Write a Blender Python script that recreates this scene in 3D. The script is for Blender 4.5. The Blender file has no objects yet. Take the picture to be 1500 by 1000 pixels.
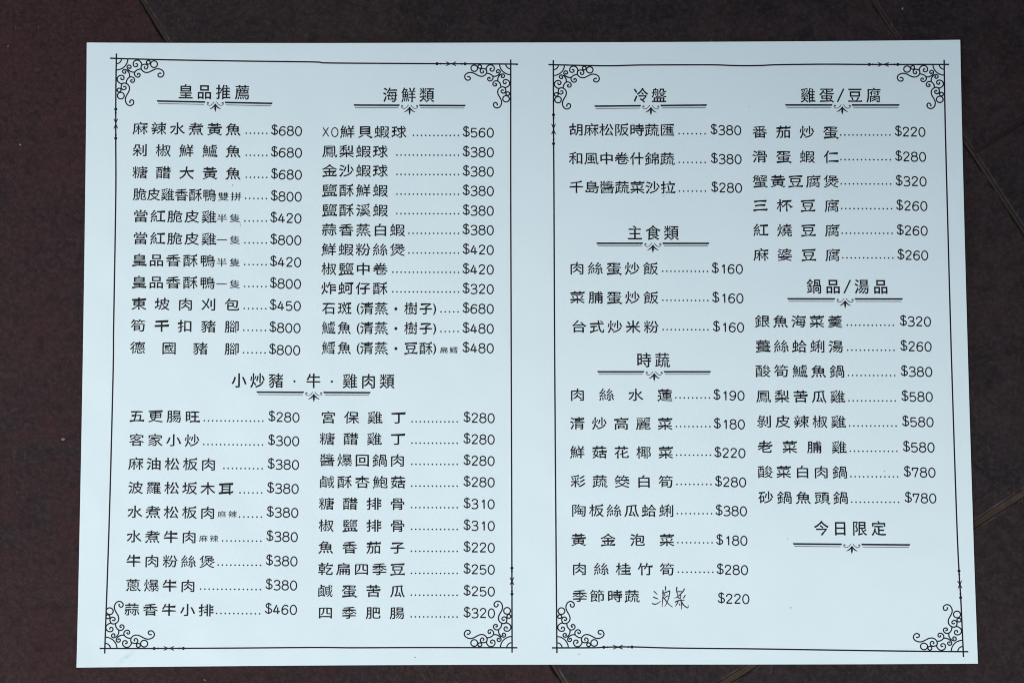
# A printed two-page menu sheet (A3) lying on dark brown floor tiles, seen from above.
# Units: metres. The sheet lies in the XY plane, its top edge towards +Y.
import bpy, bmesh, math, random
from mathutils import Vector, Matrix, noise

scene = bpy.context.scene
C = scene.collection
R = math.radians

# ------------------------------------------------------------------ camera
cam_data = bpy.data.cameras.new('camera')
cam = bpy.data.objects.new('camera', cam_data)
C.objects.link(cam)
cam_data.sensor_fit = 'HORIZONTAL'
cam_data.sensor_width = 36.0
cam_data.lens = 85.0
cam_data.clip_start = 0.02
cam_data.clip_end = 100.0
cam.matrix_world = Matrix(((0.99995242, 0.00422178, -0.00879449, -0.0167004),
                           (-0.005262, 0.99253627, -0.1218362, -0.1362179),
                           (0.00821448, 0.12187668, 0.99251126, 1.1379243),
                           (0, 0, 0, 1)))
scene.camera = cam

# ------------------------------------------------------------------ daylight
SUN_DIR = Vector((-0.46, -0.30, 1.0)).normalized()      # towards the sun
elev = math.asin(SUN_DIR.z)
world = bpy.data.worlds.new("World")
scene.world = world
world.use_nodes = True
wn = world.node_tree
wn.nodes.clear()
sky = wn.nodes.new('ShaderNodeTexSky')
sky.sky_type = 'NISHITA'
sky.sun_disc = False
sky.sun_elevation = elev
sky.sun_rotation = math.atan2(SUN_DIR.x, SUN_DIR.y)
sky.air_density = 1.0
sky.dust_density = 1.6
bg = wn.nodes.new('ShaderNodeBackground')
bg.inputs['Strength'].default_value = 0.115
wo = wn.nodes.new('ShaderNodeOutputWorld')
wn.links.new(sky.outputs[0], bg.inputs[0])
wn.links.new(bg.outputs[0], wo.inputs[0])

sun_data = bpy.data.lights.new('sun', 'SUN')
sun_data.energy = 1.5
sun_data.angle = R(12)
sun_data.color = (1.0, 0.98, 0.93)
sun = bpy.data.objects.new('sun', sun_data)
sun.rotation_euler = SUN_DIR.to_track_quat('Z', 'Y').to_euler()
C.objects.link(sun)

scene.view_settings.view_transform = 'Standard'
scene.view_settings.look = 'None'
scene.view_settings.exposure = 0.60
scene.view_settings.gamma = 1.0
scene.cycles.filter_width = 1.05            # a crisp lens

# ------------------------------------------------------------------ helpers
def tag(o, label=None, cat=None, group=None, kind=None):
    if label: o['label'] = label
    if cat: o['category'] = cat
    if group: o['group'] = group
    if kind: o['kind'] = kind
    return o

def link_mesh(name, verts, faces, mat, parent=None, smooth=False):
    me = bpy.data.meshes.new(name)
    me.from_pydata(verts, [], faces)
    me.update()
    if mat: me.materials.append(mat)
    if smooth:
        for p in me.polygons: p.use_smooth = True
    o = bpy.data.objects.new(name, me)
    C.objects.link(o)
    if parent: o.parent = parent
    return o

class Nodes:
    def __init__(self, name):
        self.m = bpy.data.materials.new(name)
        self.m.use_nodes = True
        self.t = self.m.node_tree
        self.b = self.t.nodes['Principled BSDF']
    def n(self, kind, **kw):
        x = self.t.nodes.new(kind)
        for k, v in kw.items():
            if k in x.inputs.keys(): x.inputs[k].default_value = v
            else: setattr(x, k, v)
        return x
    def l(self, a, b): self.t.links.new(a, b)
    def coord(self, mapping=None):
        tc = self.n('ShaderNodeTexCoord')
        return tc.outputs['Object']
    def noise(self, vec, scale, detail=4, rough=0.55, dist=0.0):
        x = self.n('ShaderNodeTexNoise')
        x.inputs['Scale'].default_value = scale
        x.inputs['Detail'].default_value = detail
        x.inputs['Roughness'].default_value = rough
        x.inputs['Distortion'].default_value = dist
        self.l(vec, x.inputs['Vector'])
        return x.outputs['Fac']
    def ramp(self, fac, stops):
        x = self.n('ShaderNodeValToRGB')
        e = x.color_ramp.elements
        while len(e) < len(stops): e.new(0.5)
        for i, (p, c) in enumerate(stops):
            e[i].position = p
            e[i].color = (c, c, c, 1) if isinstance(c, (int, float)) else (*c, 1)
        self.l(fac, x.inputs['Fac'])
        return x.outputs['Color']
    def mix(self, fac, a, b, mode='MIX'):
        x = self.n('ShaderNodeMix')
        x.data_type = 'RGBA'; x.blend_type = mode
        for s, v in ((0, fac), (6, a), (7, b)):
            if hasattr(v, 'is_output'): self.l(v, x.inputs[s])
            elif isinstance(v, (int, float)) and s != 0: x.inputs[s].default_value = (v, v, v, 1)
            elif s == 0: x.inputs[s].default_value = v
            else: x.inputs[s].default_value = (*v, 1)
        return x.outputs[2]
    def math(self, op, a, b=0.0):
        x = self.n('ShaderNodeMath'); x.operation = op
        for s, v in ((0, a), (1, b)):
            if hasattr(v, 'is_output'): self.l(v, x.inputs[s])
            else: x.inputs[s].default_value = v
        return x.outputs[0]
    def bump(self, height, strength, dist):
        x = self.n('ShaderNodeBump')
        x.inputs['Strength'].default_value = strength
        x.inputs['Distance'].default_value = dist
        self.l(height, x.inputs['Height'])
        return x

# ------------------------------------------------------------------ materials
def paper_material():
    k = Nodes('paper')
    v = k.coord()
    # a faint unevenness of the pulp and a pale green-blue smear near the lower left corner
    n1 = k.noise(v, 35, 3)
    n2 = k.noise(v, 900, 4, 0.7)
    base = k.mix(k.ramp(n1, [(0.3, 0.0), (0.7, 1.0)]), (0.695, 0.83, 0.845), (0.715, 0.85, 0.86))
    base = k.mix(0.10, base, k.ramp(n2, [(0.3, (0.60, 0.74, 0.75)), (0.7, (0.76, 0.89, 0.90))]))
    mp = k.n('ShaderNodeMapping'); mp.vector_type = 'TEXTURE'
    mp.inputs['Location'].default_value = SMEAR
    mp.inputs['Rotation'].default_value = (0, 0, R(38))
    mp.inputs['Scale'].default_value = (0.0075, 0.0017, 1.0)
    k.l(v, mp.inputs['Vector'])
    ln = k.n('ShaderNodeVectorMath'); ln.operation = 'LENGTH'
    k.l(mp.outputs[0], ln.inputs[0])
    g = k.ramp(ln.outputs['Value'], [(0.0, 1.0), (1.0, 0.0)])
    nz = k.ramp(k.noise(v, 700, 3, 0.6), [(0.35, 0.15), (0.65, 1.0)])
    f = k.math('MULTIPLY', k.math('MULTIPLY', g, nz), 0.75)
    base = k.mix(f, base, (0.42, 0.66, 0.68))
    k.l(base, k.b.inputs['Base Color'])
    k.b.inputs['Roughness'].default_value = 0.36
    k.b.inputs['Specular IOR Level'].default_value = 0.5
    b1 = k.bump(n2, 0.10, 0.0002)
    n3 = k.noise(v, 18, 2)
    b2 = k.bump(n3, 0.4, 0.002)
    k.l(b1.outputs[0], b2.inputs['Normal'])
    k.l(b2.outputs[0], k.b.inputs['Normal'])
    return k.m

def ink_material(name, col, rough=0.55, spec=0.2, worn=0.15):
    k = Nodes(name)
    v = k.coord()
    n = k.ramp(k.noise(v, 1500, 3, 0.7), [(0.35, 0.0), (0.75, 1.0)])
    c = k.mix(k.math('MULTIPLY', n, worn), col, tuple(min(1, x * 2.6 + 0.02) for x in col))
    k.l(c, k.b.inputs['Base Color'])
    k.b.inputs['Roughness'].default_value = rough
    k.b.inputs['Specular IOR Level'].default_value = spec
    return k.m

def tile_material():
    k = Nodes('brown_tile')
    v = k.coord()
    oi = k.n('ShaderNodeObjectInfo')
    off = k.n('ShaderNodeVectorMath'); off.operation = 'MULTIPLY_ADD'
    # every tile cut from another piece of the pattern
    comb = k.n('ShaderNodeCombineXYZ')
    k.l(oi.outputs['Random'], comb.inputs[0]); k.l(oi.outputs['Random'], comb.inputs[2])
    k.l(comb.outputs[0], off.inputs[0]); off.inputs[1].default_value = (7.3, 3.1, 5.7)
    k.l(v, off.inputs[2])
    p = off.outputs[0]
    big = k.noise(p, 5.5, 5, 0.6, 0.4)
    mid = k.noise(p, 38, 6, 0.65, 0.5)
    fine = k.noise(p, 420, 5, 0.7)
    grit = k.noise(p, 1300, 2, 0.6)
    col = k.mix(k.ramp(big, [(0.36, 0.0), (0.62, 1.0)]), (0.013, 0.0105, 0.0115), (0.034, 0.0165, 0.0175))
    col = k.mix(k.ramp(mid, [(0.42, 0.0), (0.64, 0.8)]), col, (0.050, 0.028, 0.029))
    col = k.mix(k.ramp(fine, [(0.44, 0.0), (0.66, 0.7)]), col, (0.064, 0.048, 0.051))
    col = k.mix(k.ramp(k.noise(p, 160, 4, 0.7, 0.6), [(0.34, 0.6), (0.50, 0.0)]), col, (0.007, 0.006, 0.007))
    col = k.mix(k.ramp(grit, [(0.28, 0.6), (0.46, 0.0)]), col, (0.006, 0.005, 0.006))
    # rusty stains and greyish scuffs
    rust = k.ramp(k.noise(p, 14, 5, 0.7, 1.2), [(0.58, 0.0), (0.72, 0.55)])
    col = k.mix(rust, col, (0.058, 0.020, 0.013))
    mp = k.n('ShaderNodeMapping')
    mp.inputs['Rotation'].default_value = (0, 0, R(28))
    mp.inputs['Scale'].default_value = (1.0, 0.22, 1.0)
    k.l(p, mp.inputs['Vector'])
    sc1 = k.ramp(k.noise(mp.outputs[0], 260, 3, 0.55, 1.5), [(0.66, 0.0), (0.74, 1.0)])
    sc2 = k.ramp(k.noise(p, 12, 2), [(0.55, 0.0), (0.66, 0.5)])
    col = k.mix(k.math('MULTIPLY', sc1, sc2), col, (0.16, 0.14, 0.145))
    col = k.mix(1.0, col, oi.outputs['Color'], 'MULTIPLY')      # firing tone of each tile
    k.l(col, k.b.inputs['Base Color'])
    k.l(k.ramp(mid, [(0.3, 0.55), (0.7, 0.75)]), k.b.inputs['Roughness'])
    k.b.inputs['Specular IOR Level'].default_value = 0.20
    b1 = k.bump(fine, 0.5, 0.0006)
    b2 = k.bump(mid, 0.5, 0.0015)
    k.l(b1.outputs[0], b2.inputs['Normal'])
    k.l(b2.outputs[0], k.b.inputs['Normal'])
    return k.m

def edge_highlight_material():
    k = Nodes('tile_edge_highlight')  # bevel highlight put into the colour, broken up by noise
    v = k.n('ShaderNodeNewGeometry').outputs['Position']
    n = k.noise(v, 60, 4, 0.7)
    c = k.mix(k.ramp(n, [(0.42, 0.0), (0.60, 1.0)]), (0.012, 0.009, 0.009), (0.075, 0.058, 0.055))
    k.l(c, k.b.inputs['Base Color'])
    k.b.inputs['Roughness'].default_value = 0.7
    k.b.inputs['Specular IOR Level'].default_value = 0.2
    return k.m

def grout_material():
    k = Nodes('grout')
    v = k.coord()
    n = k.noise(v, 300, 5, 0.7)
    m = k.noise(v, 25, 3, 0.6)
    c = k.mix(k.ramp(m, [(0.35, 0.0), (0.65, 1.0)]), (0.024, 0.016, 0.012), (0.062, 0.044, 0.034))
    c = k.mix(k.ramp(n, [(0.35, 0.0), (0.65, 0.6)]), c, (0.03, 0.02, 0.014))
    k.l(c, k.b.inputs['Base Color'])
    k.b.inputs['Roughness'].default_value = 0.9
    k.b.inputs['Specular IOR Level'].default_value = 0.2
    b = k.bump(n, 0.6, 0.0006)
    k.l(b.outputs[0], k.b.inputs['Normal'])
    return k.m

# ------------------------------------------------------------------ layout
# Positions of sheet and print are image coordinates in a frame of 1500 x 1000 pixels;
# this homography inverts the camera projection, turning image pixels into metres on the sheet.
HM = (0.3288690013628508, -0.0019765107936964305, -252.3857007465822,
      -0.0014070186884547033, -0.3311882901453537, 170.17287043124682,
      -2.3738760966263376e-06, 3.522074284352306e-05)
def image_px(x, y):
    w = (HM[6] * x + HM[7] * y + 1.0) * 1000.0
    return ((HM[0] * x + HM[1] * y + HM[2]) / w, (HM[3] * x + HM[4] * y + HM[5]) / w)

def relief(x, y):
    """Height of the gently bowed sheet above the tiles (top face)."""
    z = 0.0006
    z += 0.00035 * (math.sin(x * 11.0 + 0.6) * math.cos(y * 13.0 - 0.4) + 1.0)
    z += 0.00012 * (math.sin(x * 31.0 + y * 9.0) + 1.0)
    ex = max(0.0, abs(x) - 0.15) / 0.06
    ey = max(0.0, abs(y) - 0.10) / 0.0485
    z += 0.0007 * ex * ex * ey * ey                        # corners lift a little
    return z

SMEAR = (*image_px(184, 963), 0.0)
M_paper = paper_material()
M_ink = ink_material('print_ink', (0.0030, 0.0042, 0.0085))
M_thin = ink_material('thin_rule_ink', (0.14, 0.16, 0.20))
M_pen = ink_material('pen_ink', (0.008, 0.010, 0.016), 0.5, 0.3, 0.3)
M_speck = ink_material('speck_toner', (0.15, 0.17, 0.20))
M_tile = tile_material()
M_edge_highlight = edge_highlight_material()
M_grout = grout_material()

# ------------------------------------------------------------------ floor
EDGE = -0.81
T_ANG = R(-58.4)
tx = Vector((math.cos(T_ANG), math.sin(T_ANG), 0))        # along the tile rows
nx = Vector((-math.sin(T_ANG), math.cos(T_ANG), 0))       # across the rows
if nx.x < 0: nx = -nx
floor = bpy.data.objects.new('floor', None)
C.objects.link(floor)
tag(floor, 'dark brown stone floor of long rectangular tiles with brown joints', kind='structure')
s = 4.0
GZ = -0.0014
link_mesh('grout', [(-s, -s, GZ), (s, -s, GZ), (s, s, GZ), (-s, s, GZ)], [(0, 1, 2, 3)], M_grout, floor)

def tile(n0, n1, t0, t1, rnd):
    """One tile with an eased edge, slightly out of level with its neighbours."""
    cn, ct = (n0 + n1) / 2, (t0 + t1) / 2
    hn, ht = (n1 - n0) / 2, (t1 - t0) / 2
    verts, faces = [], []
    prof = ((0.0, -0.008), (0.0, -0.0011), (0.0004, -0.0004), (0.0011, 0.0))
    rings = []
    for inset, z in prof:
        ring = []
        for sn, st in ((-1, -1), (1, -1), (1, 1), (-1, 1)):
            ring.append(len(verts))
            q = nx * (sn * (hn - inset)) + tx * (st * (ht - inset))
            verts.append((q.x, q.y, z))
        rings.append(ring)
    for a, b in zip(rings, rings[1:]):
        for i in range(4):
            j = (i + 1) % 4
            faces.append((a[i], a[j], b[j], b[i]))
    faces.append(tuple(rings[-1]))
    o = link_mesh('floor_tile', verts, faces, M_tile, floor)
    bm = bmesh.new(); bm.from_mesh(o.data); bmesh.ops.recalc_face_normals(bm, faces=bm.faces); bm.to_mesh(o.data); bm.free()
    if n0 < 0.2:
        o.data.materials.append(M_edge_highlight)
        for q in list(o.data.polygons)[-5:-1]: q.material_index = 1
    p = nx * cn + tx * ct
    v_ = rnd.uniform(0.66, 0.76)
    o.color = (v_ * 1.04, v_ * 0.70, v_ * 0.75, 1) if n1 < 0 and abs(n1 + 0.069) < 0.002 else (v_ * 0.76, v_ * 0.80, v_ * 0.82, 1)
    o.location = (p.x, p.y, rnd.uniform(-0.0002, 0.0))
    return o

rnd = random.Random(5)
NB = [-0.068, 0.232]                                       # the two long joints in view
rows = [(-0.068 - 0.3 * (i + 1), -0.068 - 0.3 * i) for i in range(5)][::-1] + [(-0.068, 0.232)] + \
       [(0.232 + 0.3 * i, 0.532 + 0.3 * i) for i in range(5)]
for (a, b) in rows:
    if a == -0.068: t0, g = 0.182, 0.0014
    elif a == 0.232: t0, g = 0.033, 0.00022
    elif b == -0.068: t0, g = 0.200, 0.0012
    else: t0, g = rnd.uniform(0, 0.6), 0.0012
    for k in range(-4, 4):
        tile(a + 0.0007, b - 0.0007, t0 + 0.6 * k + g, t0 + 0.6 * (k + 1) - g, rnd)

# added overhang and support, out of view, shading the sheet from upper right
def slab(name, n0, n1, t0, t1, z0, z1, mat):
    na = Vector((0.35, 0.93675, 0)); ta = Vector((0.93675, -0.35, 0))
    vs = []
    for z in (z0, z1):
        for a, b in ((n0, t0), (n1, t0), (n1, t1), (n0, t1)):
            q = na * a + ta * b
            vs.append((q.x, q.y, z))
    o = link_mesh(name, vs, [(0, 1, 2, 3), (7, 6, 5, 4), (0, 4, 5, 1), (1, 5, 6, 2), (2, 6, 7, 3), (3, 7, 4, 0)], mat)
    tag(o, kind='structure')
    return o
kp = Nodes('plaster')
pn = kp.noise(kp.coord(), 30, 5, 0.6)
kp.l(kp.mix(kp.ramp(pn, [(0.3, 0.0), (0.7, 1.0)]), (0.30, 0.28, 0.26), (0.36, 0.34, 0.31)), kp.b.inputs['Base Color'])
kp.b.inputs['Roughness'].default_value = 0.9
kp.l(kp.bump(pn, 0.4, 0.003).outputs[0], kp.b.inputs['Normal'])
slab('added_shade_roof', EDGE, 2.7, -3.5, 3.5, 2.30, 2.45, kp.m)
slab('added_shade_wall', 2.5, 2.7, -3.5, 3.5, -0.002, 2.298, kp.m)

# dust and crumbs lying on the tiles
bm = bmesh.new()
rg = random.Random(11)
spots = [(93, 643, 0.0009), (30, 212, 0.0006), (1322, 13, 0.0006), (300, 995, 0.0005), (12, 68, 0.0004)]
pts = [(*image_px(x, y), r) for x, y, r in spots]
for i in range(150):
    pts.append((rg.uniform(-0.29, 0.29), rg.uniform(-0.2, 0.2), rg.uniform(0.00010, 0.00028)))
for x, y, r in pts:
    if abs(x) < 0.213 and abs(y) < 0.151: continue
    m = Matrix.Translation((x, y, r * 0.4)) @ Matrix.Rotation(rg.uniform(0, 3), 4, 'Z') @ Matrix.Diagonal((r * 1.3, r * 0.8, r * 0.6, 1))
    bmesh.ops.create_icosphere(bm, subdivisions=1, radius=1.0, matrix=m)
me = bpy.data.meshes.new('floor_dust'); bm.to_mesh(me); bm.free()
kd = Nodes('dust'); kd.b.inputs['Base Color'].default_value = (0.20, 0.155, 0.12, 1); kd.b.inputs['Roughness'].default_value = 0.9
me.materials.append(kd.m)
dust = bpy.data.objects.new('floor_dust', me); C.objects.link(dust)
tag(dust, 'pale dust grains and crumbs scattered on the dark tiles', kind='stuff')

# ------------------------------------------------------------------ the sheet
menu = bpy.data.objects.new('menu_sheet', None)
C.objects.link(menu)
tag(menu, 'white two-page printed menu sheet with black Chinese text lying on dark tiles', 'menu')

def paper():
    corners = [image_px(128, 64), image_px(1405.5, 60), image_px(1431.5, 970), image_px(113, 977)]   # TL TR BR BL
    nxs, nys = 140, 100
    verts, faces = [], []
    def P(u, v):
        tl, tr, br, bl = corners
        x = (tl[0] * (1 - u) + tr[0] * u) * (1 - v) + (bl[0] * (1 - u) + br[0] * u) * v
        y = (tl[1] * (1 - u) + tr[1] * u) * (1 - v) + (bl[1] * (1 - u) + br[1] * u) * v
        # the cut edges are not perfectly straight
        y += 0.0005 * math.sin(u * math.pi) * (1 - v) * -1.0 + 0.0004 * math.sin(u * 5.0) * v
        x += 0.0004 * math.sin(v * math.pi) * (1 - u) + 0.0005 * math.sin(v * math.pi) * u * -1.0
        return x, y
    for j in range(nys + 1):
        for i in range(nxs + 1):
            x, y = P(i / nxs, j / nys)
            verts.append((x, y, relief(x, y)))
    n = len(verts)
    for x, y, z in verts[:n]: verts.append((x, y, z - 0.00022))
    w = nxs + 1
    for j in range(nys):
        for i in range(nxs):
            a = j * w + i
            faces.append((a, a + w, a + w + 1, a + 1))
            faces.append((n + a, n + a + 1, n + a + w + 1, n + a + w))
    for i in range(nxs):
        faces.append((i, i + 1, n + i + 1, n + i))
        a = nys * w + i
        faces.append((a + 1, a, n + a, n + a + 1))
    for j in range(nys):
        a = j * w
        faces.append((a + w, a, n + a, n + a + w))
        a = j * w + nxs
        faces.append((a, a + w, n + a + w, n + a))
    o = link_mesh('paper', verts, faces, M_paper, menu, True)
    for p in o.data.polygons[2 * nxs * nys:]: p.use_smooth = False
    o.data.set_sharp_from_angle(angle=R(40))
    return o
paper()

class Ink:
    """Collects flat print in image pixels and lays it on the sheet."""
    def __init__(self): self.v, self.f, self.layer = [], [], 0
    def add(self, pts, faces):
        b = len(self.v)
        dz = 0.000030 + 0.0000015 * self.layer
        self.layer = (self.layer + 1) % 14
        for x, y in pts:
            X, Y = image_px(x, y)
            self.v.append((X, Y, relief(X, Y) + dz))
        self.f += [tuple(b + i for i in f) for f in faces]
    def disc(self, x, y, r, n=10):
        self.add([(x + r * math.cos(2 * math.pi * i / n), y + r * math.sin(2 * math.pi * i / n)) for i in range(n)],
                 [tuple(range(n))[::-1]])
    def poly(self, pts): self.add(pts, [tuple(range(len(pts)))])
    def stroke(self, pts, w, closed=False, step=9.0, taper=None):
        out = []
        seq = list(pts) + ([pts[0]] if closed else [])
        for a, b in zip(seq, seq[1:]):
            d = math.hypot(b[0] - a[0], b[1] - a[1])
            m = max(1, int(d / step))
            for i in range(m): out.append((a[0] + (b[0] - a[0]) * i / m, a[1] + (b[1] - a[1]) * i / m))
        if not closed: out.append(seq[-1])
        n = len(out); L, Rr = [], []
        for i, p in enumerate(out):
            q0 = out[(i - 1) % n] if (i > 0 or closed) else p
            q1 = out[(i + 1) % n] if (i < n - 1 or closed) else p
            dx, dy = q1[0] - q0[0], q1[1] - q0[1]
            l = math.hypot(dx, dy) or 1.0
            h = w / 2
            if taper:
                u = i / max(1, n - 1); h *= taper(u)
            L.append((p[0] - dy / l * h, p[1] + dx / l * h)); Rr.append((p[0] + dy / l * h, p[1] - dx / l * h))
        fs = []
        for i in range(n if closed else n - 1):
            j = (i + 1) % n
            fs.append((i, j, n + j, n + i))
        self.add(L + Rr, fs)
    def build(self, name, mat=None, label=None):
        o = link_mesh(name, self.v, self.f, mat or M_ink, menu)
        bm = bmesh.new(); bm.from_mesh(o.data)
        bm.normal_update()
        for f in bm.faces:
            if f.normal.z < 0: f.normal_flip()
        bm.to_mesh(o.data); bm.free()
        if label: o['label'] = label
        return o

def smooth(pts, k=5, closed=False):
    """Catmull-Rom through the points."""
    n = len(pts); out = []
    rng = range(n if closed else n - 1)
    g = (lambda i: pts[i % n]) if closed else (lambda i: pts[max(0, min(n - 1, i))])
    for i in rng:
        p0, p1, p2, p3 = g(i - 1), g(i), g(i + 1), g(i + 2)
        for s_ in range(k):
            t = s_ / k
            out.append(tuple(0.5 * ((2 * p1[a]) + (-p0[a] + p2[a]) * t + (2 * p0[a] - 5 * p1[a] + 4 * p2[a] - p3[a]) * t * t
                                    + (-p0[a] + 3 * p1[a] - 3 * p2[a] + p3[a]) * t ** 3) for a in (0, 1)))
    if not closed: out.append(pts[-1])
    return out

# ------------------------------------------------------------------ glyphs
CACHE = {}
def glyph_batch(keys):
    """Flat outlines of characters from the built-in typeface: {(char, offset): (verts, faces)}."""
    obs = []
    for ch, off in keys:
        cu = bpy.data.curves.new('glyph', 'FONT')
        cu.body = ch; cu.resolution_u = 3; cu.offset = off
        o = bpy.data.objects.new('glyph', cu)
        C.objects.link(o); obs.append((ch, off, o, cu))
    bpy.context.view_layer.update()
    dg = bpy.context.evaluated_depsgraph_get()
    for ch, off, o, cu in obs:
        m = bpy.data.meshes.new_from_object(o.evaluated_get(dg))
        bm = bmesh.new(); bm.from_mesh(m)
        bmesh.ops.remove_doubles(bm, verts=bm.verts, dist=1e-5)
        # extra outline points near both ends and in the middle of every long straight edge
        for e in [e for e in bm.edges if len(e.link_faces) == 1]:
            L_ = e.calc_length()
            if L_ < 0.17: continue
            v0, v1 = e.verts
            e1, n1 = bmesh.utils.edge_split(e, v0, 0.075 / L_)
            rest = next(q for q in n1.link_edges if q.other_vert(n1) is v1)
            e2, n2 = bmesh.utils.edge_split(rest, v1, 0.075 / rest.calc_length())
            mid_ = next((q for q in n1.link_edges if q.other_vert(n1) is n2), None)
            if mid_ and L_ > 0.3: bmesh.utils.edge_split(mid_, n1, 0.5)
        bm.verts.index_update()
        vs = [(v.co.x, v.co.y) for v in bm.verts]
        CACHE[(ch, off)] = (vs, [tuple(v.index for v in f.verts) for f in bm.faces])
        bm.free()
        bpy.data.meshes.remove(m)
    for ch, off, o, cu in obs:
        bpy.data.objects.remove(o); bpy.data.curves.remove(cu)

def outline(vs, fs):
    idx = {}; rep = []
    for i, p in enumerate(vs):
        rep.append(idx.setdefault((round(p[0], 5), round(p[1], 5)), i))
    cnt = set()
    for f in fs:
        area = sum(vs[f[i]][0] * vs[f[(i + 1) % len(f)]][1] - vs[f[(i + 1) % len(f)]][0] * vs[f[i]][1] for i in range(len(f)))
        g = f if area > 0 else f[::-1]
        for i in range(len(g)): cnt.add((rep[g[i]], rep[g[(i + 1) % len(g)]]))
    nxt = {a: b for (a, b) in cnt if (b, a) not in cnt and a != b}
    return rep, nxt, {b: a for a, b in nxt.items()}

def outline_normals(vs, rep, nxt, prv):
    out = {}
    for a, b in nxt.items():
        if a not in prv: continue
        p = prv[a]
        d1 = Vector((vs[a][0] - vs[p][0], vs[a][1] - vs[p][1])); d2 = Vector((vs[b][0] - vs[a][0], vs[b][1] - vs[a][1]))
        if d1.length < 1e-6 or d2.length < 1e-6: continue
        d1.normalize(); d2.normalize()
        n1 = Vector((d1.y, -d1.x)); n2 = Vector((d2.y, -d2.x))
        n_ = n1 + n2
        if n_.length < 1e-3: continue
        n_.normalize()
        n_ *= min(1.6, 1.0 / max(0.3, n_.dot(n1)))
        out[a] = (n_.x, n_.y)
    return out

def gap_ahead(vs, nxt, nn):
    """Free distance in front of the outline at each point, so that narrow counters stay open."""
    segs = [(vs[a], vs[b], a, b) for a, b in nxt.items()]
    out = {i: 0.3 for i in nn}
    for (ax, ay), (bx, by), a, b in segs:
        ex, ey = bx - ax, by - ay
        l = math.hypot(ex, ey)
        if l < 1e-5: continue
        nx_, ny_ = ey / l, -ex / l
        best = 0.3
        for f in (0.06, 0.3, 0.5, 0.7, 0.94):
            px, py = ax + ex * f, ay + ey * f
            for (cx_, cy_), (dx_, dy_), c, d in segs:
                if c == a: continue
                gx, gy = dx_ - cx_, dy_ - cy_
                den = nx_ * gy - ny_ * gx
                if abs(den) < 1e-9: continue
                t = ((cx_ - px) * gy - (cy_ - py) * gx) / den
                u = ((cx_ - px) * ny_ - (cy_ - py) * nx_) / den
                if 1e-4 < t < best and 0.0 <= u <= 1.0: best = t
        for i in (a, b):
            if i in out: out[i] = min(out[i], best)
    return out

HEAVY = {}
def heavier(ch, off, w_):
    key = (ch, w_)
    if key not in HEAVY:
        vs, fs = CACHE[(ch, off)]
        rep, nxt, prv = outline(vs, fs)
        nn = outline_normals(vs, rep, nxt, prv)
        gaps = gap_ahead(vs, nxt, nn)
        v = []
        for i, p in enumerate(vs):
            n_ = nn.get(rep[i], (0, 0)); g_ = min(w_, gaps.get(rep[i], 0) * 0.16)
            v.append((p[0] + n_[0] * g_, p[1] + n_[1] * g_))
        HEAVY[key] = (v, fs)
    return HEAVY[key]

CLERK = {}
def clerical(ch, off):
    """The character drawn in a clerical hand: flared stroke ends, slightly arched level strokes."""
    key = (ch, off)
    if key in CLERK: return CLERK[key]
    vs, fs = CACHE[key]
    v = [list(p) for p in vs]
    rep, nxt, prv = outline(vs, fs)
    move = {}
    for a, b in nxt.items():
        if a not in prv or b not in nxt: continue
        p, q = prv[a], nxt[b]
        A, B, P_, Q = vs[a], vs[b], vs[p], vs[q]
        lab = math.hypot(B[0] - A[0], B[1] - A[1])
        if not 0.04 < lab < 0.13: continue
        d1 = (A[0] - P_[0], A[1] - P_[1]); d2 = (Q[0] - B[0], Q[1] - B[1])
        l1, l2 = math.hypot(*d1), math.hypot(*d2)
        if l1 < 0.018 or l2 < 0.018: continue
        d1 = (d1[0] / l1, d1[1] / l1); d2 = (d2[0] / l2, d2[1] / l2)
        if d1[0] * d2[0] + d1[1] * d2[1] > -0.8: continue
        ab = ((B[0] - A[0]) / lab, (B[1] - A[1]) / lab)
        if abs(ab[0] * d1[0] + ab[1] * d1[1]) > 0.5: continue
        dx, dy = d1
        # A lies on the right-hand side of the outward direction, B on the left (outline runs counter-clockwise)
        if dx > 0.85:                                  # right end of a level stroke: kicks up
            wide = (A[0] - 0.5) > 0.15
            u = 0.080 if wide else 0.035
            move[b] = (0.03, u); move[a] = (-0.005, -0.012)
        elif dx < -0.85:                               # left end: heavy, drooping head
            move[a] = (0.0, 0.008); move[b] = (-0.014, -0.058)
        elif dy < -0.85:                               # foot of an upright
            move[a] = (-0.006, 0.0); move[b] = (0.006, -0.006)
        elif dy > 0.85:
            move[a] = (0.008, 0.004); move[b] = (-0.008, 0.004)
        elif dx > 0 and dy < 0:                        # press-down stroke: broad foot, flicked up
            move[b] = (0.075, 0.030); move[a] = (0.005, -0.045)
        elif dx < 0 and dy < 0:                        # left-falling stroke: round blunt end
            move[a] = (-0.035, 0.040); move[b] = (0.000, -0.025)
    nn = outline_normals(vs, rep, nxt, prv)
    gaps = gap_ahead(vs, nxt, nn)
    for i, (nx_, ny_) in nn.items():
        w_ = min(0.014, max(0.0, gaps[i] - 0.03) * 0.16)
        a, b = move.get(i, (0.0, 0.0))
        k_ = min(1.0, max(0.15, (gaps[i] - 0.03) / 0.13))
        move[i] = (a * k_ + nx_ * w_, b * k_ + ny_ * w_)
    for i in range(len(v)):
        m_ = move.get(rep[i])
        if m_: v[i][0] += m_[0]; v[i][1] += m_[1]
    for p in v:
        u = (p[0] - 0.5) / 0.5
        p[1] += 0.038 * (0.5 - u * u)
    CLERK[key] = ([tuple(p) for p in v], fs)
    return CLERK[key]

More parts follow.
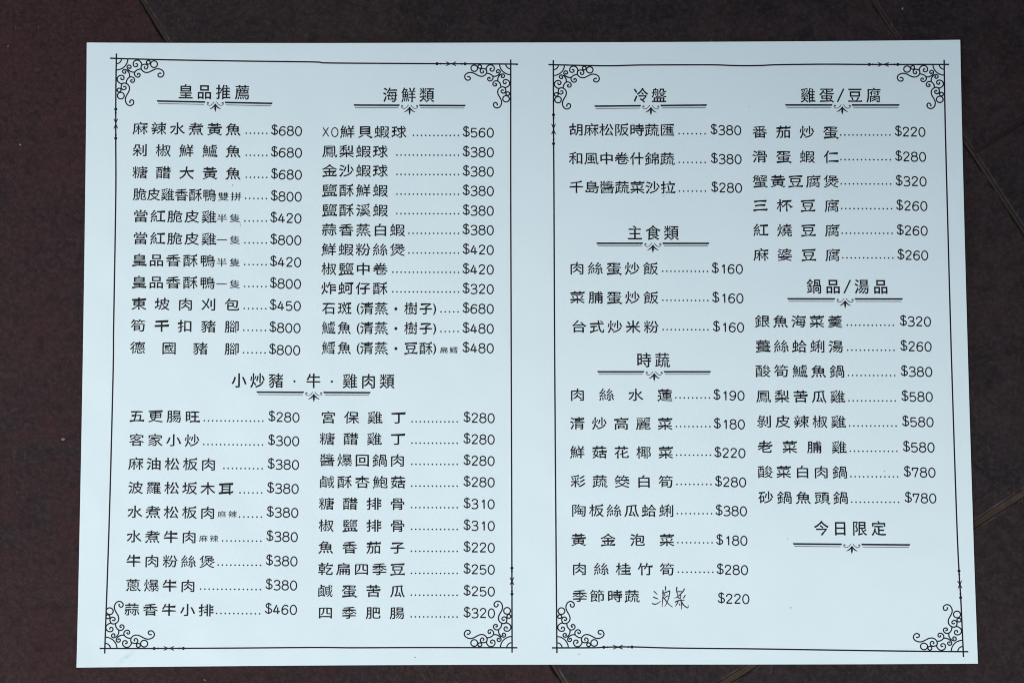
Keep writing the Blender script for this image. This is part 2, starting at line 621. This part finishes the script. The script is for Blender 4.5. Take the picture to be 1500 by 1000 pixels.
def lean(x):
    """How far the uprights of the print lean in the image: pixels sideways per pixel down."""
    pts = ((165, -0.018), (750, 0.0015), (812, 0.005), (1400, 0.028))
    if x <= pts[0][0]: return pts[0][1]
    for (a, la), (b, lb) in zip(pts, pts[1:]):
        if x <= b: return la + (lb - la) * (x - a) / (b - a)
    return pts[-1][1]

def put(ink, ch, x, y, sx, sy, off, slope=0.0, hand=False, bold=0.016, cx=0.5, cy=0.38):
    vs, fs = clerical(ch, off) if hand else heavier(ch, off, bold)
    ln = lean(x)
    out = []
    for u, v_ in vs:
        gx, gy = (u - cx) * sx, -(v_ - cy) * sy
        out.append((x + gx + gy * ln, y + gy + gx * slope))
    ink.add(out, fs)

D_OFF = H_OFF = N_OFF = 0.0
PC = {}                                                # centre of each price character

# rows: (name, xL, xR, y, [note, nxL, nxR, ny, size] or None, (dot x0, x1, count, y) or None, price, px0, px1, py)
def seq(name, xl, xr, y0, note=None, dots=None, price=None):
    return (name, xl, xr, y0, note, dots, price)

ROWS = [
 # page one, upper left
 seq('麻辣水煮黃魚', 195.2, 352.5, 189.2, None, (361, 391, 6, 196), ('$680', 397.3, 442.4, 193.1)),
 seq('剁椒鮮鱸魚', 195, 352.5, 221.1, None, (361, 391, 6, 228.3), ('$680', 397, 442.4, 224.9)),
 seq('糖醋大黃魚', 194.8, 352.5, 253.5, None, (361, 391, 6, 260.5), ('$680', 397, 442.2, 257)),
 seq('脆皮雞香酥鴨', 194.5, 317.6, 285.4, ('雙拼', 320.5, 353, 288.4, 14), (360, 390.5, 6, 291.3), ('$800', 396.7, 442, 289.1)),
 seq('當紅脆皮雞', 195.9, 317, 317.2, ('半隻', 318.8, 351.2, 320, 13.5), (359, 390.3, 6, 324.4), ('$420', 396, 441.6, 320.8)),
 seq('當紅脆皮雞', 195.5, 316.8, 349.6, ('一隻', 318.6, 351.2, 352, 13.5), (359, 390.3, 6, 356.3), ('$800', 396, 441.4, 352.8)),
 seq('皇品香酥鴨', 194, 314.8, 381.5, ('半隻', 318.3, 351, 384.6, 13.5), (358.7, 390, 6, 388), ('$420', 395.6, 441.2, 384.9)),
 seq('皇品香酥鴨', 193.7, 314.6, 413.7, ('一隻', 318.2, 351, 416.5, 13.5), (358.6, 389.8, 6, 420), ('$800', 395.3, 441, 416.6)),
 seq('東坡肉刈包', 193.3, 350.8, 445.6, None, (358, 389.6, 6, 452.3), ('$450', 395, 440.7, 448.7)),
 seq('筍干扣豬腳', 192.3, 350.8, 477.5, None, (357.4, 389, 6, 484.2), ('$800', 394.6, 440.3, 481.1)),
 seq('德國豬腳', 191.3, 350.8, 509.9, None, (357, 388.6, 6, 516.9), ('$800', 394.1, 439.8, 513.5)),
 # page one, upper right
 seq(None, [('鮮', 509.2), ('貝', 534.8), ('蝦', 559.6), ('球', 584.6)], None, 193.5, None, (605.6, 671.6, 12, 199.3), ('$560', 677.6, 723.2, 195.7)),
 seq('鳳梨蝦球', 472.4, 568, 222.1, None, (581.6, 671.6, 16, 228.1), ('$380', 677.6, 723.2, 224.5)),
 seq('金沙蝦球', 472.3, 568, 250.4, None, (581.6, 671.6, 16, 256.4), ('$380', 677.6, 723.2, 252.8)),
 seq('鹽酥鮮蝦', 472.3, 568, 279.2, None, (581.6, 671.6, 16, 285.2), ('$380', 677.6, 723.2, 281.1)),
 seq('鹽酥溪蝦', 472.2, 568, 308.1, None, (581.4, 671.6, 16, 313.6), ('$380', 677.6, 723.1, 310)),
 seq('蒜香蒸白蝦', 471.9, 592.9, 336.9, None, (599.1, 671.6, 13, 342.4), ('$380', 677.5, 723.1, 338.3)),
 seq('鮮蝦粉絲煲', 471.5, 592.7, 365.7, None, (599.1, 671.6, 13, 371.2), ('$420', 677.5, 723.1, 367.1)),
 seq('椒鹽中卷', 471.4, 567.9, 394, None, (575.6, 671.6, 17, 399.3), ('$420', 677.4, 723.1, 395.9)),
 seq('炸蚵仔酥', 471, 567.7, 422.3, None, (575.5, 671.6, 17, 428), ('$320', 677.4, 723.1, 424.5)),
 seq(None, [('石', 482), ('斑', 505), ('(', 525), ('清', 537.6), ('蒸', 558.8), ('・', 580), ('樹', 602), ('子', 624), (')', 636.6)], None, 451.6, None, (646, 671, 5, 457.1), ('$680', 677.4, 723.1, 453.3)),
 seq(None, [('鱸', 481.5), ('魚', 504.6), ('(', 525), ('清', 537.4), ('蒸', 558.7), ('・', 580), ('樹', 602), ('子', 624), (')', 636.6)], None, 480.4, None, (646, 671, 5, 485.9), ('$480', 677.4, 723.1, 482.3)),
 seq(None, [('鱈', 481.5), ('魚', 504.6), ('(', 525), ('清', 537.2), ('蒸', 558.6), ('・', 580), ('豆', 602), ('酥', 624), (')', 636.6)], None, 509.7, ('扁鱈', 645, 669.8, 512.8, 10.5), None, ('$480', 677.4, 723.1, 510.9)),
 # page one, lower left
 seq('五更腸旺', 190.4, 292.9, 609.3, None, (299.6, 385.3, 15, 616.5), ('$280', 393.2, 438.8, 611.7)),
 seq('客家小炒', 189.9, 292.4, 644.3, None, (298.9, 384.8, 15, 651.3), ('$300', 392.8, 438.4, 646.4)),
 seq('麻油松板肉', 188.7, 316.4, 679.1, None, (328.4, 384.3, 10, 686.1), ('$380', 392.1, 438.1, 681)),
 seq('波羅松坂木耳', 188.5, 342, 714.4, None, (351.9, 383.6, 6, 721.6), ('$380', 391.3, 437.6, 716.1)),
 seq('水煮松板肉', 187.5, 315.2, 749.7, ('麻辣', 320, 346.4, 752.8, 10.8), (351.2, 383.1, 6, 756.9), ('$380', 390.8, 437.1, 751.1)),
 seq('水煮牛肉', 186.3, 288.1, 785.5, ('麻辣', 292.9, 319.3, 788.4, 10.8), (326.5, 382.4, 10, 792), ('$380', 390.3, 436.4, 786.5)),
 seq('牛肉粉絲煲', 185.6, 314, 821.3, None, (320, 381.9, 11, 827.3), ('$380', 389.6, 435.9, 822)),
 seq('蔥爆牛肉', 184.9, 286.4, 856.8, None, (294.3, 381.7, 15, 862.6), ('$380', 389.1, 435.4, 857.3)),
 seq('蒜香牛小排', 183.2, 312.8, 892.3, None, (317.8, 380.7, 11, 898.1), ('$460', 388.4, 435.2, 892.8)),
 # page one, lower right
 seq('宮保雞丁', 470.5, 594.3, 611.2, None, (603.7, 669.7, 12, 617.7), ('$280', 678.8, 724.4, 612.9)),
 seq('糖醋雞丁', 468.8, 593.6, 642.4, None, (603.5, 669.7, 12, 649.1), ('$280', 678.8, 724.4, 644.1)),
 seq('醬爆回鍋肉', 468.8, 592.9, 673.6, None, (603.3, 669.7, 12, 680), ('$280', 678.8, 724.4, 675.5)),
 seq('鹹酥杏鮑菇', 468.3, 593.8, 705.5, None, (603.2, 669.7, 12, 711.8), ('$280', 678.8, 724.4, 706.7)),
 seq('糖醋排骨', 467.8, 593.1, 737.2, None, (603, 669.7, 12, 743.2), ('$310', 678.8, 724.4, 738.6)),
 seq('椒鹽排骨', 467.4, 593.1, 769.2, None, (603, 669.7, 12, 775), ('$310', 678.8, 724.6, 770.4)),
 seq('魚香茄子', 466.9, 593.1, 801.1, None, (602.8, 669.7, 12, 807.1), ('$220', 678.8, 724.6, 802.3)),
 seq('乾扁四季豆', 466.4, 593.1, 832.8, None, (602.8, 669.7, 12, 839.3), ('$250', 678.8, 724.6, 834.2)),
 seq('鹹蛋苦瓜', 465.9, 592.9, 864.7, None, (602.6, 669.6, 12, 871.2), ('$250', 678.8, 724.7, 866.2)),
 seq('四季肥腸', 466.4, 592.4, 896.6, None, (602.4, 669.6, 12, 902.9), ('$320', 678.8, 724.9, 898.1)),
 # page two, left column
 seq('胡麻松阪時蔬匯', 833.2, 987.5, 190.9, None, (994.5, 1032.4, 7, 196.9), ('$380', 1040.3, 1085.2, 192.3)),
 seq('和風中卷什錦蔬', 833.2, 988, 232.9, None, (994.6, 1032.6, 7, 238.9), ('$380', 1040.8, 1085.7, 234.6)),
 seq('千島醬蔬菜沙拉', 833.7, 988.7, 274.9, None, (994.8, 1033, 7, 280.9), ('$280', 1041.3, 1086.4, 276.6)),
 seq('肉絲蛋炒飯', 834.4, 963.3, 393.5, None, (970.5, 1036, 12, 398.1), ('$160', 1042, 1087.6, 395.1)),
 seq('菜脯蛋炒飯', 835.1, 963.8, 436, None, (970.7, 1036.4, 12, 440.6), ('$160', 1042.7, 1088.4, 437.9)),
 seq('台式炒米粉', 837, 964.3, 478.7, None, (971, 1036.6, 12, 483.3), ('$160', 1043.7, 1089.3, 480.4)),
 seq('肉絲水蓮', 835.1, 984.4, 578.3, None, (989.7, 1038.9, 9, 582.9), ('$190', 1044.4, 1090, 580.2)),
 seq('清炒高麗菜', 835.1, 984.6, 620.1, None, (990.4, 1039.5, 9, 624.9), ('$180', 1044.9, 1090.5, 622.1)),
 seq('鮮菇花椰菜', 835.1, 985.6, 662.1, None, (990.9, 1040.3, 9, 666.6), ('$220', 1045.8, 1091.4, 664.2)),
 seq('彩蔬筊白筍', 836, 985.8, 704.6, None, (991.4, 1041, 9, 709.4), ('$280', 1046.8, 1092.4, 706.7)),
 seq('陶板絲瓜蛤蜊', 837.3, 986.8, 747.3, None, (992, 1042, 9, 752.1), ('$380', 1047.5, 1093.6, 748.9)),
 seq('黃金泡菜', 836.8, 987.3, 790.1, None, (992.8, 1042.7, 9, 794.6), ('$180', 1048.5, 1094.3, 792)),
 seq('肉絲桂竹筍', 838, 987.5, 832.8, None, (993.5, 1043.7, 9, 837.6), ('$280', 1049.2, 1095.2, 834.9)),
 seq('季節時蔬', 838.7, 936.4, 872.2, None, None, ('$220', 1050.9, 1097.2, 877.3)),
 # page two, right column
 seq('番茄炒蛋', 1102, 1226.8, 194, None, (1231.1, 1302.9, 13, 198.8), ('$220', 1310, 1354.7, 194.8)),
 seq('滑蛋蝦仁', 1102, 1227.5, 230, None, (1231.3, 1303.5, 13, 234.8), ('$280', 1310.5, 1355.7, 231.1)),
 seq('蟹黃豆腐煲', 1102.5, 1227.3, 266, None, (1231.6, 1304, 13, 270.3), ('$320', 1311, 1356.4, 267.1)),
 seq('三杯豆腐', 1102.7, 1228.5, 301.6, None, (1232.3, 1305.3, 13, 306.4), ('$260', 1312, 1357.6, 303)),
 seq('紅燒豆腐', 1103.2, 1229.2, 337.6, None, (1233.2, 1306, 13, 342.4), ('$260', 1312.7, 1358, 339.1)),
 seq('麻婆豆腐', 1103.7, 1229.7, 373.6, None, (1234, 1307.2, 13, 378.4), ('$260', 1313.7, 1358.8, 375.1)),
 seq('銀魚海菜羹', 1105.6, 1233.3, 470.8, None, (1240.5, 1307.9, 12, 476.8), ('$320', 1317.3, 1362.9, 471.9)),
 seq('薑絲蛤蜊湯', 1106.8, 1234.5, 507.3, None, (1241.2, 1308.9, 12, 513.3), ('$260', 1318, 1363.8, 508.4)),
 seq('酸筍鱸魚鍋', 1106.3, 1236.4, 543.5, None, (1242.4, 1310, 12, 550.2), ('$380', 1318.7, 1364.8, 545.3)),
 seq('鳳梨苦瓜雞', 1107.3, 1237.1, 580.5, None, (1243.1, 1310.8, 12, 587.2), ('$580', 1319.7, 1365.5, 581.8)),
 seq('剝皮辣椒雞', 1108.5, 1238.3, 617.2, None, (1244.1, 1312, 12, 623.9), ('$580', 1320.6, 1366.7, 618.7)),
 seq('老菜脯雞', 1109.7, 1239.3, 654.4, None, (1245, 1313.2, 12, 660.9), ('$580', 1321.8, 1368.2, 655.7)),
 seq('酸菜白肉鍋', 1109.7, 1240.5, 690.9, None, (1246, 1314.4, 12, 698.1), ('$780', 1323, 1369.6, 692.4)),
 seq('砂鍋魚頭鍋', 1110.9, 1241.7, 728.3, None, (1247.2, 1315.6, 12, 735.3), ('$780', 1324.5, 1370.8, 730.1)),
]
# headings: characters with centres, y at first and last, divider (x0, y0, x1, y1, centre x)
HEADS = [
 ([('皇', 272.5), ('品', 299.8), ('推', 327.5), ('薦', 355.3)], 135.2, 136.2, (230, 149.1, 399.7, 152.5, 315.7)),
 ([('海', 571.7), ('鮮', 598.8), ('類', 625.3)], 140, 140, (518, 154.9, 682.4, 155.8, 600.1)),
 ([('冷', 938.6), ('盤', 965)], 140.7, 140.7, (870.4, 156.8, 1035.5, 155.1, 953.2)),
 ([('雞', 1183.2), ('蛋', 1210.5), ('/', 1230.8), ('豆', 1252), ('腐', 1279.1)], 140.5, 140.5, (1149.5, 154.9, 1317.3, 155.1, 1233.3)),
 ([('主', 929.8), ('食', 956.2), ('類', 983)], 341.7, 341.7, (873.3, 357.3, 1038.9, 357.4, 956.1)),
 ([('鍋', 1192), ('品', 1219.6), ('/', 1240.5), ('湯', 1261.8), ('品', 1289.4)], 419.9, 420.3, (1152.4, 438.3, 1322.1, 438.5, 1237.4)),
 ([('時', 943), ('蔬', 970)], 527.7, 527.9, (874.5, 545, 1041.3, 545, 958)),
 ([('小', 350.4), ('炒', 377.5), ('豬', 404.8), ('・', 431.6), ('牛', 459.5), ('・', 486.3), ('雞', 513), ('肉', 540), ('類', 567)], 557.2, 558.5, (375.7, 574.5, 543.2, 575.4, 459.9)),
 ([('今', 1202.8), ('日', 1230.2), ('限', 1258.6), ('定', 1286.7)], 773.3, 773.6, (1160.8, 796.3, 1333.1, 797.8, 1247.4)),
]

need = set()
for r in ROWS:
    for ch in (r[0] if r[0] else [c for c, _ in r[1]]): need.add((ch, D_OFF))
    if r[4]:
        for ch in r[4][0]: need.add((ch, N_OFF))
for h in HEADS:
    for ch, _ in h[0]: need.add((ch, H_OFF))
glyph_batch(sorted(need))

def extent(key, ax):
    vs = CACHE[key][0]
    a = [p[ax] for p in vs]
    return min(a), max(a)

def ring(cx, cy, rx, ry, n=20):
    return [(cx + rx * math.cos(2 * math.pi * i / n), cy + ry * math.sin(2 * math.pi * i / n)) for i in range(n)]
# light even-stroked figures: (smooth strokes, straight strokes, rings) in 1/25 image pixels round the figure's middle
FIG = {
 '$': ([[(95, -150), (58, -197), (0, -210), (-55, -200), (-87, -150), (-76, -105), (-35, -65), (10, -45), (65, -25), (105, 10), (113, 55), (86, 100),
         (30, 126), (-32, 124), (-85, 95), (-115, 45)]], [[(4, -248), (6, 165)]], []),
 '0': ([], [], [(0, 2, 112, 167)]),
 '1': ([], [[(44, -168), (44, 170)], [(44, -165), (14, -118), (-38, -84)]], []),
 '2': ([[(-95, -80), (-85, -135), (-40, -170), (15, -175), (65, -155), (95, -110), (90, -65), (55, -15), (-15, 50), (-100, 148)]], [[(-106, 150), (105, 150)]], []),
 '3': ([[(-100, -103), (-75, -153), (-30, -174), (25, -174), (75, -152), (98, -108), (86, -58), (45, -22), (10, -12)],
        [(0, -12), (70, 2), (110, 52), (106, 108), (66, 152), (0, 168), (-65, 162), (-115, 132)]], [[(-52, -12), (16, -12)]], []),
 '4': ([], [[(8, -168), (-115, 74)], [(-125, 74), (120, 74)], [(40, -85), (40, 165)]], []),
 '5': ([[(-97, 10), (-45, -25), (10, -32), (75, -5), (110, 60), (85, 125), (35, 160), (-15, 165), (-70, 150), (-105, 115)]],
       [[(-85, -158), (95, -152)], [(-85, -158), (-97, 6)]], []),
 '6': ([[(-103, 65), (-107, -5), (-78, -90), (-25, -148), (35, -160), (88, -138), (112, -105)]], [], [(0, 65, 105, 100)]),
 '7': ([[(110, -155), (60, -40), (15, 70), (-15, 170)]], [[(-118, -155), (118, -158)], [(-110, -155), (-94, -60)]], []),
 '8': ([], [], [(0, -98, 98, 76), (0, 70, 115, 98)]),
 '9': ([[(103, -65), (107, 5), (78, 90), (25, 148), (-35, 158), (-88, 138), (-112, 105)]], [], [(0, -65, 105, 100)]),
}
def figure(ink, ch, x, y, sc=1.0, w=1.85):
    cur, lines, rings = FIG[ch]
    ln = lean(x)
    T = lambda p: (x + p[0] / 25 * sc + p[1] / 25 * ln, y + p[1] / 25 * sc)
    for c_ in cur: ink.stroke([T(p) for p in smooth(c_, 3)], w, step=3)
    for c_ in lines: ink.stroke([T(p) for p in c_], w * (1.08 if ch in '1247' else 1.0))
    for r_ in rings: ink.stroke([T(p) for p in ring(*r_)], w, closed=True)

def put_price(ink, text, x0, x1, y):
    w = x1 - x0
    for ch, f in zip(text, (0.114, 0.366, 0.626, 0.890)):
        x = x0 + f * w
        figure(ink, ch, x, y - 0.45 + (x - x0 - w / 2) * (0.012 if x0 < 460 else 0.004), w / 46.2)

jit = random.Random(3)
for name, xl, xr, y, note, dots, price in ROWS:
    ink = Ink()
    py = price[3]
    page_slope = 0.012 if price[1] < 460 else 0.005
    if name:
        n = len(name)
        c0, c1 = xl + 10.6, xr - 10.6
        cells = [(ch, c0 + (c1 - c0) * i / (n - 1)) for i, ch in enumerate(name)]
    else:
        cells = xl
    x_first, x_last = cells[0][1], cells[-1][1]
    pitch = (x_last - x_first) / (len(cells) - 1)
    sx_ = (20.4 if cells[2][0] == '(' else 22.6) if name is None else min(22.6, pitch * 0.985)
    for ch, x in cells:
        yy = y + (x - (x_first + x_last) / 2) * page_slope
        if ch in '()':
            a, b = extent((ch, D_OFF), 0)
            put(ink, ch, x, yy + 0.3, 17, 17.5, D_OFF, 0, cx=(a + b) / 2, cy=0.30)
        elif ch == '・':
            ink.disc(x, yy + 1.0, 2.3, 12)
        else:
            put(ink, ch, x, yy + 0.5, sx_, 18.8, D_OFF, page_slope, hand=True)
    if name is None and cells[0][0] == '鮮':               # the Latin letters before this name
        for a, b in (((473.4, 187.6), (481.6, 200.6)), ((481.2, 187.6), (472.8, 200.8))): ink.stroke([a, b], 1.5)
        ink.stroke(ring(490.6, 194.5, 4.6, 6.6), 1.5, closed=True)
    ink.build('dish_name')
    if note:
        txt, a, b, ny, sz = note
        nk = Ink()
        w = sz * 0.55
        for i, ch in enumerate(txt):
            cx_ = a + sz * 0.5 + (b - a - sz) * i / (len(txt) - 1)
            put(nk, ch, cx_, ny, sz * 1.2, sz * 0.95, N_OFF, page_slope, bold=0.012)
        nk.build('dish_note')
    if dots:
        dk = Ink()
        a, b, n, dy = dots
        for i in range(n):
            x = a + (b - a) * i / (n - 1)
            dk.disc(x, dy + (x - (a + b) / 2) * page_slope * 0.7, 1.25, 8)
        dk.build('dot_leader')
    pk = Ink()
    put_price(pk, *price)
    pk.build('price')

def divider(x0, y0, x1, y1, cx):
    k_ = Ink(); th = Ink()
    yc = (y0 + y1) / 2
    f = lambda x: y0 + (y1 - y0) * (x - x0) / (x1 - x0)
    gl, gr = cx - 14.2, cx + 13.6
    for a, b in ((x0, gl), (gr, x1)):
        n = 8
        top, bot = [], []
        for i in range(n + 1):
            x = a + (b - a) * i / n
            top.append((x, f(x) - 1.35))
            bot.append((a + 1.1 + (b - a - 2.2) * i / n, f(x) + 1.15))
        k_.add(top + bot, [(i, i + 1, n + 2 + i, n + 1 + i) for i in range(n)])
        th.stroke([(a + 2.2, f(a) + 3.5), (b - 2.2, f(b) + 3.5)], 1.15)
    k_.build('divider_rule')
    th.build('thin_rule', M_thin)
    o = Ink()
    y = yc
    for s_ in (-1, 1):
        # the small scroll above each wing
        o.stroke(smooth([(cx + s_ * 1.6, y - 0.8), (cx + s_ * 4.0, y + 2.4), (cx + s_ * 7.3, y + 4.5), (cx + s_ * 10.4, y + 4.1),
                         (cx + s_ * 12.0, y + 2.1), (cx + s_ * 11.3, y + 0.2), (cx + s_ * 9.5, y + 0.9)], 4), 0.95)
        o.disc(cx + s_ * 10.2, y + 1.0, 1.05, 8)
        # the wing
        o.poly([(cx, y + 1.6), (cx + s_ * 2.6, y + 5.0), (cx + s_ * 5.6, y + 7.8), (cx + s_ * 8.6, y + 9.7), (cx + s_ * 7.0, y + 10.0),
                (cx + s_ * 3.6, y + 8.5), (cx + s_ * 1.2, y + 6.4), (cx, y + 6.0)][::s_])
    o.poly([(cx, y + 1.6), (cx + 1.3, y + 6.5), (cx + 1.45, y + 9.5), (cx + 0.9, y + 11.5), (cx, y + 14.4), (cx - 0.9, y + 11.5),
            (cx - 1.45, y + 9.5), (cx - 1.3, y + 6.5)])
    o.build('divider_ornament')

for chars, ya, yb, dv in HEADS:
    hk = Ink()
    a, b = chars[0][1], chars[-1][1]
    for ch, x in chars:
        yy = ya + (yb - ya) * (x - a) / (b - a)
        if ch == '・': hk.disc(x, yy + 1.0, 1.7, 10)
        elif ch == '/': hk.stroke([(x + 4.6, yy - 9.5), (x - 4.6, yy + 10.0)], 2.2)
        else: put(hk, ch, x, yy, 22.4, 22.4, H_OFF, (yb - ya) / (b - a))
    hk.build('section_heading')
    divider(*dv)

# ------------------------------------------------------------------ frames
LINES = [
 [(163.6, 86.4), (171, 87), (250, 88.9), (360, 90.6), (460, 91.8), (478, 93.2), (560, 93.9), (640, 94.4), (748.4, 95.1), (755.6, 95.6)],
 [(171.3, 80), (171.1, 87), (170.2, 140), (170, 204), (170, 290), (166.8, 480), (166.2, 540), (161, 745), (154.9, 930), (154.2, 956.4)],
 [(748.1, 88.4), (748.1, 280), (748.8, 500), (749.6, 760), (750.1, 955.2)],
 [(146.5, 949), (226, 949), (340, 948.5), (460, 947.6), (520, 948), (620, 947.7), (757.8, 948)],
 [(803.2, 95.8), (820, 96.3), (886, 97.6), (930, 96.6), (958, 96.3), (1042, 96.1), (1070, 97), (1092, 97.3), (1115, 97), (1140, 95.9), (1210, 95.2), (1270, 95.6), (1389.5, 95.8)],
 [(810.4, 89.2), (810.8, 200), (811.3, 280), (812.4, 520), (814.1, 755), (815.7, 955.7)],
 [(1382.1, 89.1), (1383.6, 170), (1386.6, 290), (1392.9, 520), (1400.6, 755), (1404.2, 836), (1407, 881), (1410.5, 961.7)],
 [(808.5, 948.2), (870, 948), (886, 947.2), (927, 946.8), (985, 948.4), (1100, 949.6), (1186, 950.9), (1330, 953), (1417.6, 953.8)],
]
for pts in LINES:
    k_ = Ink(); k_.stroke(smooth(pts, 6), 2.15); k_.build('border_line')

def motif(points, arrows, vertical, w=2.9, sp=3.0):
    """Paired dots and two arrow heads meeting on a border line."""
    k_ = Ink()
    (b0, s0, s1, b1), base = points[:4], points[4]
    def at(t, off=0.0):
        x0, y0, x1, y1 = base
        u = (t - (y0 if vertical else x0)) / ((y1 - y0) if vertical else (x1 - x0))
        x, y = x0 + (x1 - x0) * u, y0 + (y1 - y0) * u
        return (x + off, y) if vertical else (x, y + off)
    for t in (b0, b1): k_.disc(*at(t), 2.35, 12)
    for t in (s0, s1): k_.disc(*at(t), 1.55, 10)
    for tip, wing in arrows:
        for s_ in (-1, 1):
            k_.stroke([at(wing, s_ * w), at((tip + wing) / 2, s_ * w * 0.42), at(tip, s_ * 0.2)], 1.35)
        k_.add([at(tip), at(tip + (wing - tip) * 0.45, 1.2), at(tip + (wing - tip) * 0.45, -1.2)], [(0, 1, 2)])
    k_.build('line_ornament')

motif((161, 166.4, 198.6, 203.5, (170.1, 150, 170, 210)), ((181.5, 175.0), (182.5, 189.2)), True)
motif((640.4, 645.7, 676.4, 681.2, (640, 94.4, 682, 94.7)), ((660.3, 653.5), (661.6, 668)), False)
motif((226.4, 232, 263.6, 269.1, (226, 949, 270, 948.9)), ((247.2, 240.5), (248.6, 255.3)), False)
motif((831.6, 836.4, 865.2, 869.5, (749.8, 830, 749.9, 870)), ((851.8, 845.3), (849.8, 856)), True)
motif((169.3, 174, 206, 211.5, (810.7, 160, 810.8, 212)), ((189.5, 182.5), (190.5, 197.8)), True)
motif((1272.9, 1278, 1309.6, 1314.4, (1272, 95.6, 1315, 95.7)), ((1292.5, 1285.4), (1294, 1301.3)), False)
motif((884.3, 889.6, 920.3, 925.6, (884, 947.3, 926, 946.9)), ((905.6, 898), (904.6, 912)), False)
motif((835.7, 841, 869.5, 874.8, (1404.2, 836, 1406.6, 875)), ((857, 850.2), (854.6, 861)), True)

# corner filigree: one arm, mirrored over the diagonal
ARM = [
 [(925, 462), (912, 448), (888, 455), (868, 480), (880, 510), (915, 520), (950, 505), (973, 458), (958, 412), (920, 383), (865, 370), (812, 382),
  (762, 408), (712, 434), (660, 443), (612, 428), (578, 390), (568, 345), (585, 312), (615, 298), (650, 295), (682, 316), (688, 350),
  (665, 380), (637, 376), (626, 350), (645, 335)],
 [(470, 297), (488, 288), (508, 303), (500, 333), (467, 344), (437, 324), (430, 285), (447, 247), (487, 224), (532, 230), (565, 262), (580, 300), (568, 345)],
 [(568, 384), (520, 392), (476, 420), (454, 458), (460, 497), (490, 526), (528, 528), (552, 500), (545, 470), (520, 462), (506, 480), (518, 494)],
 [(454, 440), (410, 440), (365, 420), (332, 385), (322, 350), (340, 322), (370, 318), (392, 342), (385, 370), (357, 372), (352, 352)],
]
def corner(ox, oy, sx, sy, ln_x, ln_y):
    k_ = Ink()
    def T(u, v):
        u, v = u / 12.5, v / 12.5
        return (ox + u * sx + v * sy * ln_x, oy + v * sy + u * sx * ln_y)
    for flip in (False, True):
        g = (lambda a, b: T(b, a)) if flip else (lambda a, b: T(a, b))
        for path in ARM:
            k_.stroke([g(a, b) for a, b in smooth([(x - 130, y - 204) for x, y in path], 4)], 1.9)
        for (a, b, r) in ((667, 86, 60), (567, 55, 34)):
            k_.stroke([g(a + r * math.cos(i * math.pi / 12), b + r * math.sin(i * math.pi / 12)) for i in range(24)], 1.9, closed=True)
    for r in (92, 204):
        k_.stroke([T(r * math.cos(i * math.pi / 24), r * math.sin(i * math.pi / 24)) for i in range(13)], 1.8)
    k_.build('corner_scroll')

corner(171.0, 87.2, 1.035, 1.01, -0.012, 0.020)
corner(748.1, 95.0, -1.00, 0.955, 0.0, 0.008)
corner(154.5, 949.0, 1.075, -1.02, 0.012, 0.0)
corner(749.9, 948.0, -1.035, -1.01, 0.0, 0.0)
corner(810.4, 96.2, 1.00, 0.955, 0.0, 0.015)
corner(1382.4, 95.8, -1.02, 0.955, 0.010, -0.002)
corner(815.6, 948.1, 1.025, -1.005, 0.006, -0.004)
corner(1410.2, 953.6, -1.07, -1.015, 0.03, 0.010)

# ------------------------------------------------------------------ pen writing and specks
PEN = [
 [(285, 262), (312, 272), (342, 300), (378, 345)], [(275, 395), (340, 425), (385, 440), (400, 458)], [(248, 553), (300, 570), (350, 568), (400, 545), (460, 495)],
 [(575, 135), (577, 190), (574, 250)], [(514, 228), (517, 330), (510, 430), (500, 540), (494, 645)],
 [(495, 300), (570, 292), (640, 262), (680, 252), (672, 330), (650, 430), (610, 540), (580, 600), (550, 625)],
 [(562, 318), (555, 378)], [(645, 362), (600, 385), (560, 420)], [(522, 400), (560, 450), (610, 520), (680, 595), (755, 645)],
 [(858, 150), (848, 200), (850, 262), (868, 330), (882, 378)], [(1040, 190), (1010, 255), (960, 310), (885, 378), (840, 412), (785, 425)],
 [(846, 272), (920, 266), (1000, 268)], [(858, 390), (900, 420), (945, 440)], [(925, 345), (965, 372)], [(935, 380), (945, 430)],
 [(1062, 350), (1030, 400), (1000, 440)], [(805, 528), (860, 495), (930, 480), (1000, 482), (1052, 465)],
 [(955, 450), (962, 520), (972, 600), (966, 700)], [(885, 500), (860, 560), (815, 628)], [(915, 555), (932, 612)],
 [(968, 520), (1010, 580), (1060, 630), (1115, 662), (1130, 640), (1128, 590)],
]
k_ = Ink()
for path in PEN:
    k_.stroke(smooth([(940 + x / 16.67, 850 + y / 16.67) for x, y in path], 4), 1.75, taper=lambda u: 1.05 - 0.55 * u ** 2)
k_.build('handwriting', M_pen, 'two handwritten characters in thin dark pen')

k_ = Ink()
for x, y, r in ((341.2, 271.9, 0.9), (352.4, 330.4, 0.9), (352.2, 327.0, 0.6), (608.0, 962.1, 1.0), (972, 288, 0.7), (1158, 889.5, 1.0),
                (1295, 690, 0.8), (1097, 157, 0.6), (1153, 788.5, 0.7), (848, 957.5, 0.9), (928, 244.6, 0.5)):
    k_.disc(x, y, r, 7)
k_.build('toner_speck', M_speck)
